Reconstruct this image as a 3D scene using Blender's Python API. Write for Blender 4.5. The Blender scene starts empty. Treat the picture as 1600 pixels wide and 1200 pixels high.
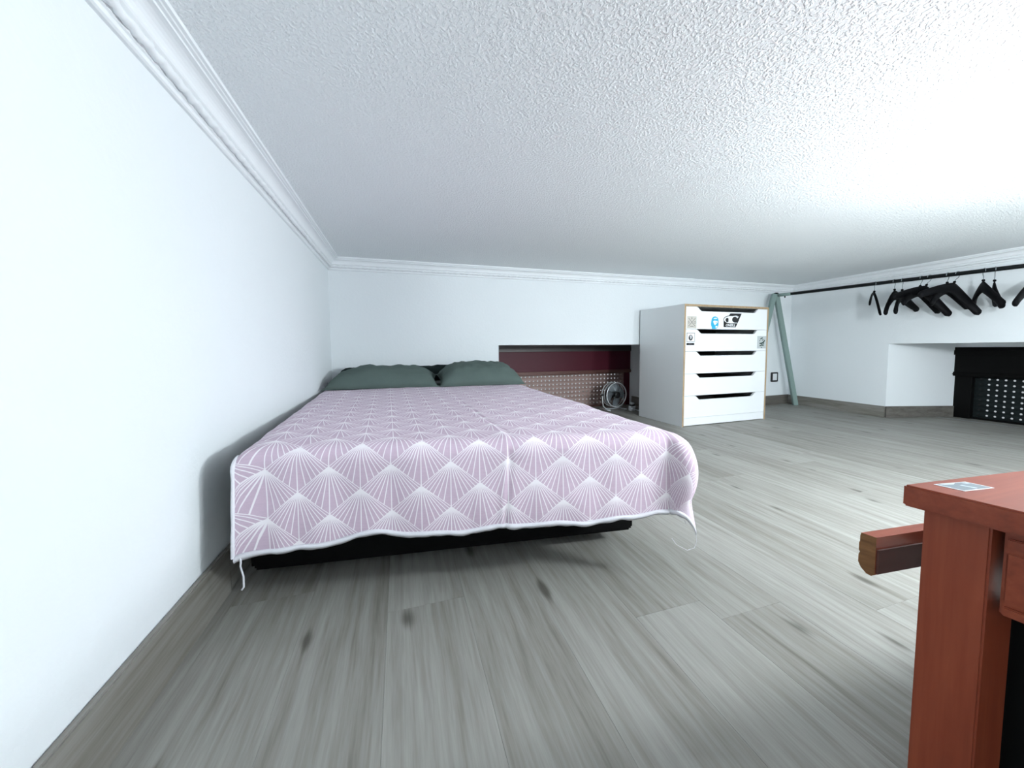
import bpy, bmesh, math, random
from mathutils import Vector, Matrix, noise
random.seed(7)
PI = math.pi
C = bpy.context.scene.collection
SC = bpy.context.scene

# ------------------------------------------------------------------ camera, world, exposure
H = 0.68                                   # eye height of the photographer, sitting on the loft floor
F_PX, CY = 563.73, 580.34
YAW, PITCH, ROLL = math.radians(17.2308), math.radians(3.6139), math.radians(-0.3916)
fw = Vector((math.sin(YAW)*math.cos(PITCH), math.cos(YAW)*math.cos(PITCH), -math.sin(PITCH)))
r0 = Vector((math.cos(YAW), -math.sin(YAW), 0)); u0 = r0.cross(fw)
rt = math.cos(ROLL)*r0 + math.sin(ROLL)*u0
up = -math.sin(ROLL)*r0 + math.cos(ROLL)*u0
cam = bpy.data.cameras.new('camera'); co = bpy.data.objects.new('camera', cam); C.objects.link(co)
M3 = Matrix((rt, up, -fw)).transposed()
co.matrix_world = Matrix.Translation((0, 0, H)) @ M3.to_4x4()
cam.sensor_width = 36; cam.lens = F_PX/1600*36; cam.clip_start = 0.02
cam.shift_y = (CY-600)/1600
SC.camera = co
w = bpy.data.worlds.new('daylight'); SC.world = w; w.use_nodes = True
w.node_tree.nodes['Background'].inputs[0].default_value = (0.80, 0.87, 0.92, 1)
w.node_tree.nodes['Background'].inputs[1].default_value = 0.42
SC.view_settings.view_transform = 'Standard'
SC.view_settings.look = 'None'
SC.view_settings.gamma = 1
SC.view_settings.use_curve_mapping = False
SC.view_settings.exposure = 0.38
LAMP_POS, LAMP_E = Vector((2.02, 0.10, 0.97)), 272.0
FILL_POS, FILL_E = Vector((2.75, -0.90, 0.95)), 255.0  # added fill light behind the viewer, not a known lamp
LAMP_COL = (0.88, 0.96, 1.0)

# ------------------------------------------------------------------ helpers
def obj(name, bm, mat, parent=None, smooth=False, loc=None, rotz=0.0):
    me = bpy.data.meshes.new(name)
    bmesh.ops.recalc_face_normals(bm, faces=bm.faces[:])
    bm.to_mesh(me); bm.free()
    if smooth:
        for p in me.polygons: p.use_smooth = True
    for m in (mat if isinstance(mat, (list, tuple)) else [mat]): me.materials.append(m)
    o = bpy.data.objects.new(name, me); C.objects.link(o)
    if parent: o.parent = parent
    if loc is not None: o.location = loc
    o.rotation_euler.z = rotz
    return o
def tag(o, label, cat, group=None):
    o['label'] = label; o['category'] = cat
    if group: o['group'] = group
    return o
def thing(name, label, cat, loc=(0, 0, 0), rotz=0.0, group=None):
    o = bpy.data.objects.new(name, None); C.objects.link(o)
    o.location = loc; o.rotation_euler.z = rotz; o.empty_display_size = 0.05
    return tag(o, label, cat, group)
def struct(o): o['kind'] = 'structure'; return o
def box(bm, a, b, bevel=0.0, seg=2, mi=0):
    v = [bm.verts.new((x, y, z)) for z in (a[2], b[2]) for x, y in ((a[0], a[1]), (b[0], a[1]), (b[0], b[1]), (a[0], b[1]))]
    fs = [bm.faces.new([v[i] for i in q]) for q in ((3,2,1,0),(4,5,6,7),(0,1,5,4),(1,2,6,5),(2,3,7,6),(3,0,4,7))]
    for f in fs: f.material_index = mi
    if bevel:
        es = {e for f in fs for e in f.edges}
        bmesh.ops.bevel(bm, geom=list(es), offset=bevel, segments=seg, affect='EDGES', profile=0.5)
def prism(bm, pts, z0, z1, bevel=0.0):
    """pts: xy polygon; z0/z1 numbers or functions of x."""
    f0 = z0 if callable(z0) else (lambda x, y: z0)
    f1 = z1 if callable(z1) else (lambda x, y: z1)
    a = [bm.verts.new((x, y, f0(x, y))) for x, y in pts]; b = [bm.verts.new((x, y, f1(x, y))) for x, y in pts]
    n = len(pts); fs = [bm.faces.new(a[::-1]), bm.faces.new(b)]
    for i in range(n): fs.append(bm.faces.new((a[i], a[(i+1) % n], b[(i+1) % n], b[i])))
    if bevel:
        bmesh.ops.bevel(bm, geom=list({e for f in fs for e in f.edges}), offset=bevel, segments=2, affect='EDGES')
def tube(bm, pts, r, n=8, cap=True, rz=None):
    pts = [Vector(p) for p in pts]; rings = []
    rr = r if isinstance(r, (list, tuple)) else [r]*len(pts)
    prev = None
    for i, p in enumerate(pts):
        t = (pts[min(i+1, len(pts)-1)] - pts[max(i-1, 0)]).normalized()
        if prev is None:
            a = Vector((0, 0, 1)) if abs(t.z) < 0.9 else Vector((1, 0, 0))
            nrm = (a - a.dot(t)*t).normalized()
        else:
            nrm = (prev - prev.dot(t)*t).normalized()
        prev = nrm; bn = t.cross(nrm)
        rings.append([bm.verts.new(p + rr[i]*(math.cos(2*PI*k/n)*nrm + math.sin(2*PI*k/n)*bn*(rz or 1))) for k in range(n)])
    for A_, B_ in zip(rings, rings[1:]):
        for k in range(n): bm.faces.new((A_[k], A_[(k+1) % n], B_[(k+1) % n], B_[k]))
    if cap: bm.faces.new(rings[0][::-1]); bm.faces.new(rings[-1])
def lathe(bm, prof, n=32, axis='z', c=(0, 0, 0)):
    rings = []
    for r, h in prof:
        ring = []
        for k in range(n):
            a = 2*PI*k/n; x, y = r*math.cos(a), r*math.sin(a)
            p = (x, y, h) if axis == 'z' else (x, h, y)
            ring.append(bm.verts.new((p[0]+c[0], p[1]+c[1], p[2]+c[2])))
        rings.append(ring)
    for A_, B_ in zip(rings, rings[1:]):
        for k in range(n): bm.faces.new((A_[k], A_[(k+1) % n], B_[(k+1) % n], B_[k]))
    bm.faces.new(rings[0][::-1]); bm.faces.new(rings[-1])
def BM(): return bmesh.new()

# ------------------------------------------------------------------ materials
def mat(name, col, rough=0.6, metal=0.0, spec=0.5):
    m = bpy.data.materials.new(name); m.use_nodes = True
    b = m.node_tree.nodes['Principled BSDF']
    b.inputs['Base Color'].default_value = (*col, 1); b.inputs['Roughness'].default_value = rough
    b.inputs['Metallic'].default_value = metal; b.inputs['Specular IOR Level'].default_value = spec
    return m
class NT:
    def __init__(s, m): s.t = m.node_tree; s.b = s.t.nodes['Principled BSDF']
    def n(s, typ, **kw):
        nd = s.t.nodes.new(typ)
        for k, v in kw.items(): setattr(nd, k, v)
        return nd
    def link(s, a, b): s.t.links.new(a, b)
    def put(s, sock, v):
        if isinstance(v, bpy.types.NodeSocket): s.link(v, sock)
        else: sock.default_value = v
    def math(s, op, a, b=None, c=None, clamp=False):
        nd = s.n('ShaderNodeMath', operation=op); nd.use_clamp = clamp
        for i, v in enumerate((a, b, c)):
            if v is not None: s.put(nd.inputs[i], v)
        return nd.outputs[0]
    def noise(s, vec, scale, detail=3, rough=0.5, dist=0.0):
        nd = s.n('ShaderNodeTexNoise'); s.link(vec, nd.inputs['Vector'])
        nd.inputs['Scale'].default_value = scale; nd.inputs['Detail'].default_value = detail
        nd.inputs['Roughness'].default_value = rough; nd.inputs['Distortion'].default_value = dist
        return nd.outputs['Fac']
    def mix(s, fac, a, b):
        nd = s.n('ShaderNodeMix', data_type='RGBA'); s.put(nd.inputs[0], fac)
        for i, v in ((6, a), (7, b)):
            s.put(nd.inputs[i], v if isinstance(v, bpy.types.NodeSocket) else (*v, 1))
        return nd.outputs[2]
    def ramp(s, fac, stops):
        nd = s.n('ShaderNodeValToRGB'); e = nd.color_ramp.elements
        while len(e) < len(stops): e.new(0.5)
        for q, (p, c) in zip(e, stops): q.position = p; q.color = (*c, 1)
        s.link(fac, nd.inputs[0]); return nd.outputs[0]
    def bump(s, h, strength, dist):
        nd = s.n('ShaderNodeBump'); nd.inputs['Strength'].default_value = strength
        nd.inputs['Distance'].default_value = dist; s.link(h, nd.inputs['Height'])
        s.link(nd.outputs[0], s.b.inputs['Normal'])
    def coords(s, kind='Object', scale=(1, 1, 1), loc=None):
        tc = s.n('ShaderNodeTexCoord'); mp = s.n('ShaderNodeMapping'); mp.inputs['Scale'].default_value = scale
        s.link(tc.outputs[kind], mp.inputs['Vector'])
        if loc is not None: s.link(loc, mp.inputs['Location'])
        return mp.outputs[0]

def plaster(name, col, sc, strength, dist, fine=0.25):
    m = mat(name, col, 0.85, spec=0.25); t = NT(m); v = t.coords()
    a = t.noise(v, sc, 3, 0.55); b = t.noise(v, 2.2, 3)
    t.link(t.mix(t.math('MULTIPLY', b, 0.5), col, tuple(c*0.93 for c in col)), t.b.inputs['Base Color'])
    t.bump(a, strength, dist); return m
M_wall = plaster('wall_plaster', (0.865, 0.905, 0.93), 60, 0.25, 0.004)
def popcorn():
    col = (0.875, 0.91, 0.93)
    m = mat('stippled_ceiling', col, 0.85, spec=0.25); t = NT(m); v = t.coords()
    a = t.noise(v, 135, 2, 0.5, 0.3); a2 = t.math('SMOOTHSTEP', a, 0.42, 0.62) if False else None
    nd = t.n('ShaderNodeMapRange', interpolation_type='SMOOTHSTEP'); t.link(a, nd.inputs[0])
    nd.inputs[1].default_value = 0.42; nd.inputs[2].default_value = 0.66
    b = t.noise(v, 210, 2)
    t.bump(t.math('MULTIPLY_ADD', b, 0.2, nd.outputs[0]), 0.6, 0.003); return m
M_ceil = popcorn()
M_cornice = mat('cornice_white', (0.88, 0.91, 0.935), 0.6, spec=0.35)
M_soffit = M_wall

def floor_mat():
    m = mat('grey_oak_laminate', (0.3, 0.3, 0.28), 0.5, spec=0.22); t = NT(m)
    oi = t.n('ShaderNodeObjectInfo')
    cmb = t.n('ShaderNodeCombineXYZ')
    t.link(t.math('MULTIPLY', oi.outputs['Random'], 37.0), cmb.inputs[0])
    t.link(t.math('MULTIPLY', oi.outputs['Random'], 91.0), cmb.inputs[1])
    t.link(t.math('MULTIPLY', oi.outputs['Random'], 13.0), cmb.inputs[2])
    vb = t.coords('Object', (1, 1, 1), cmb.outputs[0])
    def sc(v, s):
        q = t.n('ShaderNodeVectorMath', operation='MULTIPLY'); t.link(v, q.inputs[0]); q.inputs[1].default_value = s
        return q.outputs[0]
    # warped coordinates so that the grain bends round the knots
    wn = t.n('ShaderNodeTexNoise'); t.link(sc(vb, (5, 1.6, 1)), wn.inputs['Vector']); wn.inputs['Scale'].default_value = 1.0; wn.inputs['Detail'].default_value = 2
    wv = t.n('ShaderNodeVectorMath', operation='MULTIPLY_ADD'); t.link(wn.outputs['Color'], wv.inputs[0]); wv.inputs[1].default_value = (0.06, 0.10, 0); t.link(vb, wv.inputs[2])
    g1 = t.noise(sc(wv.outputs[0], (46, 2.2, 1)), 1.0, 5, 0.62)
    g2 = t.noise(sc(wv.outputs[0], (9, 0.8, 1)), 1.0, 3, 0.5)
    g3 = t.noise(sc(vb, (170, 9, 1)), 1.0, 3, 0.6)
    # knots
    vo = t.n('ShaderNodeTexVoronoi', voronoi_dimensions='2D'); t.link(sc(wv.outputs[0], (5.2, 2.3, 0.01)), vo.inputs['Vector']); vo.inputs['Scale'].default_value = 1.0; vo.inputs['Randomness'].default_value = 1.0
    sep = t.n('ShaderNodeSeparateColor'); t.link(vo.outputs['Color'], sep.inputs[0])
    kn = t.n('ShaderNodeMapRange', interpolation_type='SMOOTHSTEP'); t.link(t.math('ADD', t.math('MULTIPLY_ADD', sep.outputs[1], 0.05, vo.outputs['Distance']), t.math('MULTIPLY', g1, 0.16)), kn.inputs[0])
    kn.inputs[1].default_value = 0.10; kn.inputs[2].default_value = 0.21; kn.inputs[3].default_value = 1.0; kn.inputs[4].default_value = 0.0
    kn_on = t.math('MULTIPLY', kn.outputs[0], t.math('GREATER_THAN', sep.outputs[0], 0.5))
    tone = t.math('ADD', t.math('MULTIPLY', g1, 0.55), t.math('ADD', t.math('MULTIPLY', g2, 0.30), t.math('MULTIPLY', g3, 0.25)))
    tone = t.math('ADD', tone, t.math('MULTIPLY_ADD', oi.outputs['Random'], 0.08, -0.09))
    col = t.ramp(tone, ((0.28, (0.150, 0.140, 0.121)), (0.42, (0.234, 0.224, 0.201)), (0.56, (0.308, 0.302, 0.279)), (0.74, (0.385, 0.382, 0.358))))
    col = t.mix(t.math('MULTIPLY', kn_on, 0.72), col, (0.06, 0.055, 0.045))
    t.link(col, t.b.inputs['Base Color'])
    t.bump(t.math('ADD', g1, t.math('MULTIPLY', g3, 0.4)), 0.12, 0.002)
    t.link(t.math('MULTIPLY_ADD', g2, 0.18, 0.42), t.b.inputs['Roughness'])
    return m
M_floor = floor_mat()
def wood(name, c0, c1, c2, rough=0.4, axis=0, sc=1.0):
    m = mat(name, c1, rough, spec=0.4); t = NT(m)
    s = [30*sc, 30*sc, 30*sc]; s[axis] = 2.0*sc
    v = t.coords('Object', tuple(s)); g = t.noise(v, 1.0, 4, 0.6, 0.4)
    s2 = [150*sc]*3; s2[axis] = 7*sc
    g2 = t.noise(t.coords('Object', tuple(s2)), 1.0, 2)
    f = t.math('ADD', t.math('MULTIPLY', g, 0.75), t.math('MULTIPLY', g2, 0.25))
    t.link(t.ramp(f, ((0.32, c0), (0.5, c1), (0.68, c2))), t.b.inputs['Base Color'])
    t.bump(f, 0.08, 0.001); return m
M_bb = wood('baseboard_oak', (0.15, 0.138, 0.116), (0.23, 0.217, 0.195), (0.30, 0.29, 0.27), 0.45, 1)
M_bbx_shaded = wood('baseboard_oak_across_shaded', (0.085, 0.078, 0.065), (0.14, 0.13, 0.115), (0.19, 0.18, 0.165), 0.5, 0)  # same oak, darkened to carry the dimmer light at the far walls
CH = ((0.195, 0.034, 0.014), (0.265, 0.051, 0.022), (0.33, 0.074, 0.033))
M_cherry_x = wood('cherry_wood_along', *CH, 0.38, 0)
M_cherry_z = wood('cherry_wood_upright', *CH, 0.42, 2)
M_cherry_end = wood('cherry_end_grain', (0.10, 0.042, 0.014), (0.19, 0.082, 0.028), (0.26, 0.12, 0.042), 0.6, 1, 2.0)
M_drawer_back = mat('drawer_back_brown', (0.08, 0.025, 0.018), 0.7)
M_white = mat('white_lacquer', (0.86, 0.88, 0.90), 0.35, spec=0.5)
M_side = mat('white_melamine', (0.84, 0.87, 0.88), 0.4)
M_ply = wood('plywood_edge', (0.30, 0.20, 0.11), (0.40, 0.285, 0.17), (0.48, 0.36, 0.23), 0.55, 2, 1.5)
M_inside = mat('drawer_inside_dark', (0.035, 0.03, 0.028), 0.6)
M_black = mat('black_print', (0.006, 0.006, 0.008), 0.5)
M_beige = mat('beige_sticker', (0.58, 0.55, 0.50), 0.5)
M_greyink = mat('grey_ink', (0.12, 0.12, 0.12), 0.6)
M_cyan = mat('cyan_print', (0.02, 0.42, 0.68), 0.45)
M_paper = mat('white_print', (0.86, 0.88, 0.90), 0.45)
M_greysheet = mat('grey_sticker', (0.50, 0.53, 0.54), 0.5)
M_greenink = mat('dark_green_ink', (0.02, 0.05, 0.04), 0.6)
M_sage = mat('sage_metal', (0.24, 0.33, 0.31), 0.5, spec=0.3)
M_blackmetal = mat('black_steel', (0.006, 0.008, 0.009), 0.45, spec=0.2)
M_hanger = mat('black_hanger', (0.003, 0.003, 0.004), 0.6, spec=0.12)
M_wire = mat('hook_steel', (0.30, 0.34, 0.36), 0.35, metal=0.8)
M_chrome = mat('chrome', (0.62, 0.66, 0.68), 0.12, metal=1.0)
M_fanblade = mat('brushed_blade', (0.48, 0.54, 0.58), 0.3, metal=0.25)
M_ring = mat('bright_ring', (0.75, 0.78, 0.80), 0.25, metal=0.3)
M_plasticb = mat('black_plastic', (0.008, 0.008, 0.009), 0.4)
M_plasticw = mat('white_plastic', (0.80, 0.83, 0.85), 0.35)
M_maroon = mat('maroon_metal', (0.085, 0.010, 0.022), 0.45, spec=0.25)
M_rail = mat('brown_rail', (0.14, 0.06, 0.05), 0.4, metal=0.1)
M_railgrey = mat('grey_rail', (0.07, 0.06, 0.06), 0.4, metal=0.2)
M_slat = mat('dusty_pink_slat', (0.36, 0.25, 0.225), 0.5)
M_slat_shaded = mat('shaded_slat', (0.010, 0.014, 0.015), 0.6, spec=0.15)  # slats of the right recess, their shadow put into the colour
M_box_shaded = mat('shaded_shutter_box', (0.003, 0.003, 0.003), 0.6, spec=0.1)  # near black so the colour holds the recess shade
M_alu = mat('aluminium_strip', (0.35, 0.36, 0.36), 0.4, metal=0.7)
M_undershade = mat('under_shade_black', (0.004, 0.004, 0.004), 0.8, spec=0.1)  # black that stands for the shade under bed and table
def fabric(name, col, sc=450, var=0.25):
    m = mat(name, col, 0.9, spec=0.15); t = NT(m); v = t.coords()
    a = t.noise(v, sc, 2); b = t.noise(v, 14, 3)
    f = t.math('MULTIPLY_ADD', a, 0.6, t.math('MULTIPLY', b, 0.4))
    t.link(t.mix(f, tuple(c*(1-var) for c in col), tuple(min(1, c*(1+var)) for c in col)), t.b.inputs['Base Color'])
    t.bump(a, 0.2, 0.001); return m
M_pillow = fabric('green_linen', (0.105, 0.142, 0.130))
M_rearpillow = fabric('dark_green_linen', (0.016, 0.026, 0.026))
M_sheet = fabric('green_sheet', (0.045, 0.07, 0.063))
M_hem = fabric('white_hem', (0.78, 0.77, 0.82), 300, 0.06)

TW, TH = 0.157, 0.123                       # width and height of one printed fan
def spread_mat():
    m = mat('fan_print_cotton', (0.5, 0.4, 0.5), 0.88, spec=0.15); t = NT(m)
    uv = t.n('ShaderNodeUVMap', uv_map='UVMap'); sp = t.n('ShaderNodeSeparateXYZ'); t.link(uv.outputs[0], sp.inputs[0])
    wn = t.noise(uv.outputs[0], 9, 2)
    u = t.math('DIVIDE', sp.outputs[0], TW); v = t.math('DIVIDE', sp.outputs[1], TH)
    a = t.math('ADD', u, v); b = t.math('SUBTRACT', v, u)
    fa = t.math('FRACT', a); fb = t.math('FRACT', b)
    T = t.math('ADD', fa, fb); S = t.math('DIVIDE', t.math('SUBTRACT', fa, fb), t.math('MAXIMUM', T, 0.001))
    NR = 7.0
    sn = t.math('MULTIPLY', S, NR)
    d = t.math('ABSOLUTE', t.math('SUBTRACT', t.math('FRACT', t.math('ADD', sn, 0.5)), 0.5))
    dm = t.math('MULTIPLY', d, t.math('MULTIPLY', T, TW/2/NR))      # metres from the nearest ray
    def soft(x, lo, hi):
        nd = t.n('ShaderNodeMapRange', interpolation_type='SMOOTHSTEP'); t.link(x, nd.inputs[0])
        nd.inputs[1].default_value = lo; nd.inputs[2].default_value = hi; nd.inputs[3].default_value = 1; nd.inputs[4].default_value = 0
        return nd.outputs[0]
    ray = soft(dm, 0.0008, 0.0018)
    mn = t.math('MULTIPLY', t.math('MINIMUM', fa, fb), TW*0.31*2)
    edge = soft(mn, 0.0010, 0.0024)
    tip = t.math('MULTIPLY', soft(T, 0.05, 0.36), 0.8)
    mask = t.math('MAXIMUM', t.math('MAXIMUM', ray, edge), tip)
    weave = t.noise(uv.outputs[0], 420, 2, 0.6)
    nd = t.n('ShaderNodeMapping'); nd.inputs['Scale'].default_value = (40, 220, 1); t.link(uv.outputs[0], nd.inputs[0])
    slub = t.noise(nd.outputs[0], 1.0, 3, 0.6)
    base = t.mix(t.math('MULTIPLY_ADD', slub, 0.7, t.math('MULTIPLY', weave, 0.3)), (0.50, 0.375, 0.475), (0.72, 0.57, 0.68))
    col = t.mix(mask, base, (0.93, 0.88, 0.92))
    t.link(col, t.b.inputs['Base Color'])
    t.bump(t.math('ADD', weave, t.math('MULTIPLY', wn, 0.6)), 0.15, 0.002); return m
M_spread = spread_mat()

# ------------------------------------------------------------------ room shell
XL = -0.486
A = Vector((XL, 2.951)); B = Vector((4.460, 3.147)); NB = (B-A); NB = Vector((-NB.y, NB.x)).normalized()   # outward from the room
BD = (B-A).normalized()
RD = Vector((0.050, 1.0)).normalized()                    # direction of the right wall, towards the back
CR = Vector((4.412, 2.207)); NR_ = Vector((RD.y, -RD.x))
YF = -2.7
def rx(y): return B.x + (y-B.y)*0.05
def cz(x, y=0): return 1.346 + 0.009*(x-XL)
def onb(x): return A + BD*((x-A.x)/BD.x)                  # point of the back wall line at x
TH_W = 0.66
E_ = B + NB*TH_W + BD*TH_W
# floor: sub-floor slab with laminate boards as its pieces
bm = BM(); prism(bm, [(XL-.1, YF-.1), (5.3, YF-.1), (5.3, 4.0), (XL-.1, 4.0)], -0.06, -0.0135)
floor = struct(obj('floor', bm, M_inside))
PW, PL = 0.2, 1.32
def plank_mesh():
    bm = BM(); g = 0.00015
    box(bm, (g, g, -0.012), (PW-g, PL-g, 0.0), 0.0003, 1)
    me = bpy.data.meshes.new('plank'); bm.to_mesh(me); bm.free(); me.materials.append(M_floor); return me
pm = plank_mesh()
offs = {-2: 1.10, -1: 0.42, 0: 0.95, 1: 0.31, 2: 1.28, 3: 0.74}
k = -3
x = -0.047 + PW*k
while x < 5.25:
    off = offs.get(k, random.uniform(0, PL))
    y = off - PL*math.ceil((off-YF+0.05)/PL)
    while y < 3.9:
        o = bpy.data.objects.new('plank', pm); C.objects.link(o); o.parent = floor; o.location = (x, y, 0)
        y += PL
    k += 1; x = -0.047 + PW*k
# ceiling
bm = BM(); prism(bm, [(XL-.3, YF-.3), (5.4, YF-.3), (5.4, 4.1), (XL-.3, 4.1)], cz, lambda x, y: cz(x)+0.08)
struct(obj('ceiling', bm, M_ceil))
# left wall
bm = BM(); prism(bm, [(XL, YF), (XL, 4.0), (XL-.12, 4.0), (XL-.12, YF)], -0.0135, cz)
struct(obj('wall_left', bm, M_wall))
# back wall with the low window recess
def bseg(bm, xa, xb, z0, z1):
    p, q = onb(xa), onb(xb); prism(bm, [tuple(p), tuple(q), tuple(q+NB*TH_W), tuple(p+NB*TH_W)], z0, z1)
NX0, NX1, NZ = 0.812, 2.655, 0.712
bm = BM(); bseg(bm, XL, NX0, -0.0135, cz); bseg(bm, NX0, NX1, NZ, cz)
bseg(bm, NX1, B.x, -0.0135, cz)
struct(obj('wall_back', bm, M_wall))
# right wall with splayed recess
def rpt(y, out=0.0): return Vector((rx(y), y)) + NR_*out
RN0 = CR.y; RN1 = 0.35; RZ = 0.702; RO = 0.66
sp0 = Vector((5.085, 2.008))
bm = BM()
prism(bm, [tuple(B), tuple(rpt(RN0)), (5.1, 2.003), (5.12, 3.95), (4.46, 3.95)], -0.0135, cz)
prism(bm, [tuple(rpt(RN0)), tuple(rpt(RN1)), (rx(RN1)+.72, RN1), (5.12, 2.003)], RZ, cz)
prism(bm, [tuple(rpt(RN1)), tuple(rpt(YF)), (rx(YF)+.75, YF), (rx(RN1)+.75, RN1)], -0.0135, cz)
struct(obj('wall_right', bm, M_wall))
bm = BM(); prism(bm, [(XL-.12, YF), (5.2, YF), (5.2, YF-.12), (XL-.12, YF-.12)], -0.0135, cz)
struct(obj('wall_front', bm, M_wall))

# cornice: profile swept round the room, mitred in the corners (d from wall, drop from ceiling)
PROF = [(0, .083), (.007, .083), (.011, .080), (.011, .071), (.015, .069), (.015, .066)]
COVE = [(.031, .051), (.034, .049), (.036, .045)] + [(.036+.026*(1-math.cos(a)), .045-.027*math.sin(a)) for a in [PI/2*i/6 for i in range(1, 7)]] + \
       [(.065, .018), (.065, .012), (.072, .012), (.074, .010), (.081, .010), (.081, 0)]
def offline(p, d, n, off): return (p + n*off, d)
def isect(p, d, q, e):
    den = d.x*e.y - d.y*e.x; t = ((q.x-p.x)*e.y - (q.y-p.y)*e.x)/den
    return p + d*t
LD = Vector((0, 1)); LN = Vector((1, 0)); BN = -NB; RN = -NR_
def corner(idx, d):
    if idx == 0: return Vector((XL+d, YF))
    if idx == 1: return isect(Vector((XL+d, 0)), LD, A+BN*d, BD)
    if idx == 2: return isect(A+BN*d, BD, B+RN*d, RD)
    if idx == 3: return Vector((rx(YF)-d, YF))
def sweep(bm, seg, prof):
    rows = []
    for d, z in prof:
        p, q = corner(seg, d), corner(seg+1, d)
        rows.append([bm.verts.new((p.x, p.y, cz(p.x)-z)), bm.verts.new((q.x, q.y, cz(q.x)-z))])
    for a, b in zip(rows, rows[1:]): bm.faces.new((a[0], a[1], b[1], b[0]))
for seg in range(3):
    bm = BM(); sweep(bm, seg, PROF); sweep(bm, seg, [(.015, .066), (.017, .064), (.027, .053), (.031, .051)]); sweep(bm, seg, COVE)
    tr = obj('trim_%d' % (seg+1), bm, M_cornice); struct(tr)
    # the raised leaf beading that runs along the cornice
    bm = BM(); p, q = corner(seg, .0225), corner(seg+1, .0225)
    L = (q-p).length; n = int(L/0.008); rings = []
    t3 = Vector((q.x-p.x, q.y-p.y, cz(q.x)-cz(p.x))).normalized(); nin = (LN, BN, RN)[seg]
    e1 = Vector((nin.x, nin.y, 0)); e2 = t3.cross(e1)
    for i in range(n+1):
        c = p.lerp(q, i/n); c3 = Vector((c.x, c.y, cz(c.x)-.0595)); ring = []
        for kk in range(9):
            a = 2*PI*kk/9
            rr = 0.0088 + 0.0050*noise.noise(Vector((i*0.75, kk*0.9, seg*7.0))) + 0.0015*math.sin(i*1.1+kk*0.6)
            ring.append(bm.verts.new(c3 + rr*(math.cos(a)*e1 + math.sin(a)*e2)))
        rings.append(ring)
    for a, b in zip(rings, rings[1:]):
        for kk in range(9): bm.faces.new((a[kk], a[(kk+1) % 9], b[(kk+1) % 9], b[kk]))
    obj('beading', bm, M_cornice, tr, smooth=True)

# baseboards (boards mitred; left one has a joint beside the bed foot)
def bboard(name, p, q, n, h, m, t=0.014):
    bm = BM(); prism(bm, [tuple(p), tuple(q), tuple(q+n*t), tuple(p+n*t)], 0.0, h)
    bmesh.ops.bevel(bm, geom=[e for e in bm.edges if all(v.co.z > h-1e-4 for v in e.verts)], offset=0.003, segments=2, affect='EDGES')
    return struct(obj(name, bm, m))
bl = bboard('baseboard_left', Vector((XL, YF)), Vector((XL, 1.173)), LN, .126, M_bb)
bm = BM(); prism(bm, [(XL, 1.176), (XL, A.y-.001), (XL+.013, A.y-.001), (XL+.013, 1.176)], 0.0, .124, 0.002)
o = obj('board', bm, M_bb, bl)
bboard('baseboard_back', onb(NX1+.0), B-BD*.001, BN, .108, M_bbx_shaded)
br = bboard('baseboard_right', B-RD*.016, rpt(RN0), RN, .106, M_bb)
SPd = (Vector((5.05, 2.019))-CR).normalized(); SPn = Vector((SPd.y, -SPd.x))
bm = BM(); prism(bm, [tuple(CR), tuple(CR+SPd*.652), tuple(CR+SPd*.652+SPn*.014), tuple(CR+SPn*.014+RN*.006)], 0.0, .106, 0.002)
obj('board', bm, M_bbx_shaded, br)
bm = BM(); q0 = onb(NX1); prism(bm, [tuple(q0+NB*.0), tuple(q0+NB*.58), tuple(q0+NB*.58-BD*.014), tuple(q0-BD*.014)], 0.0, .108, 0.002)
obj('board', bm, M_bb, bl)

# ------------------------------------------------------------------ windows with perforated roller shutters
def slat_mesh(L, h, pitch, m, hole=0.0075):
    """one slat: a bowed strip with a row of round-cornered perforations cut right through."""
    bm = BM(); n = int(L/pitch); x0 = (L-n*pitch)/2
    yb = 0.004
    def V(x, z): return bm.verts.new((x, -yb*math.cos(PI*(z/h-0.5)), z))
    for i in range(n):
        xa = x0+i*pitch; xb = xa+pitch; xc = (xa+xb)/2; zc = h/2
        O = [V(xa, 0), V(xc, 0), V(xb, 0), V(xb, zc), V(xb, h), V(xc, h), V(xa, h), V(xa, zc)]
        ang = [-135, -90, -45, 0, 45, 90, 135, 180]
        I = [V(xc+hole*math.cos(math.radians(a)), zc+hole*math.sin(math.radians(a))) for a in ang]
        J = [bm.verts.new((v.co.x, v.co.y+0.003, v.co.z)) for v in I]
        for j in range(8):
            bm.faces.new((O[j], O[(j+1) % 8], I[(j+1) % 8], I[j])); bm.faces.new((I[j], I[(j+1) % 8], J[(j+1) % 8], J[j]))
    for xa, xb in ((0, x0), (x0+n*pitch, L)):
        if xb-xa > 1e-4:
            q = [V(xa, 0), V(xb, 0), V(xb, h/2), V(xb, h), V(xa, h), V(xa, h/2)]; bm.faces.new(q)
    # overlap lip below, so that slats close on each other
    q = [bm.verts.new(p) for p in ((0, 0.001, -0.003), (L, 0.001, -0.003), (L, 0.001, 0.003), (0, 0.001, 0.003))]; bm.faces.new(q)
    bmesh.ops.remove_doubles(bm, verts=bm.verts[:], dist=1e-5)
    bmesh.ops.recalc_face_normals(bm, faces=bm.faces[:])
    me = bpy.data.meshes.new('slat'); bm.to_mesh(me); bm.free(); me.materials.append(m); return me
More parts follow.
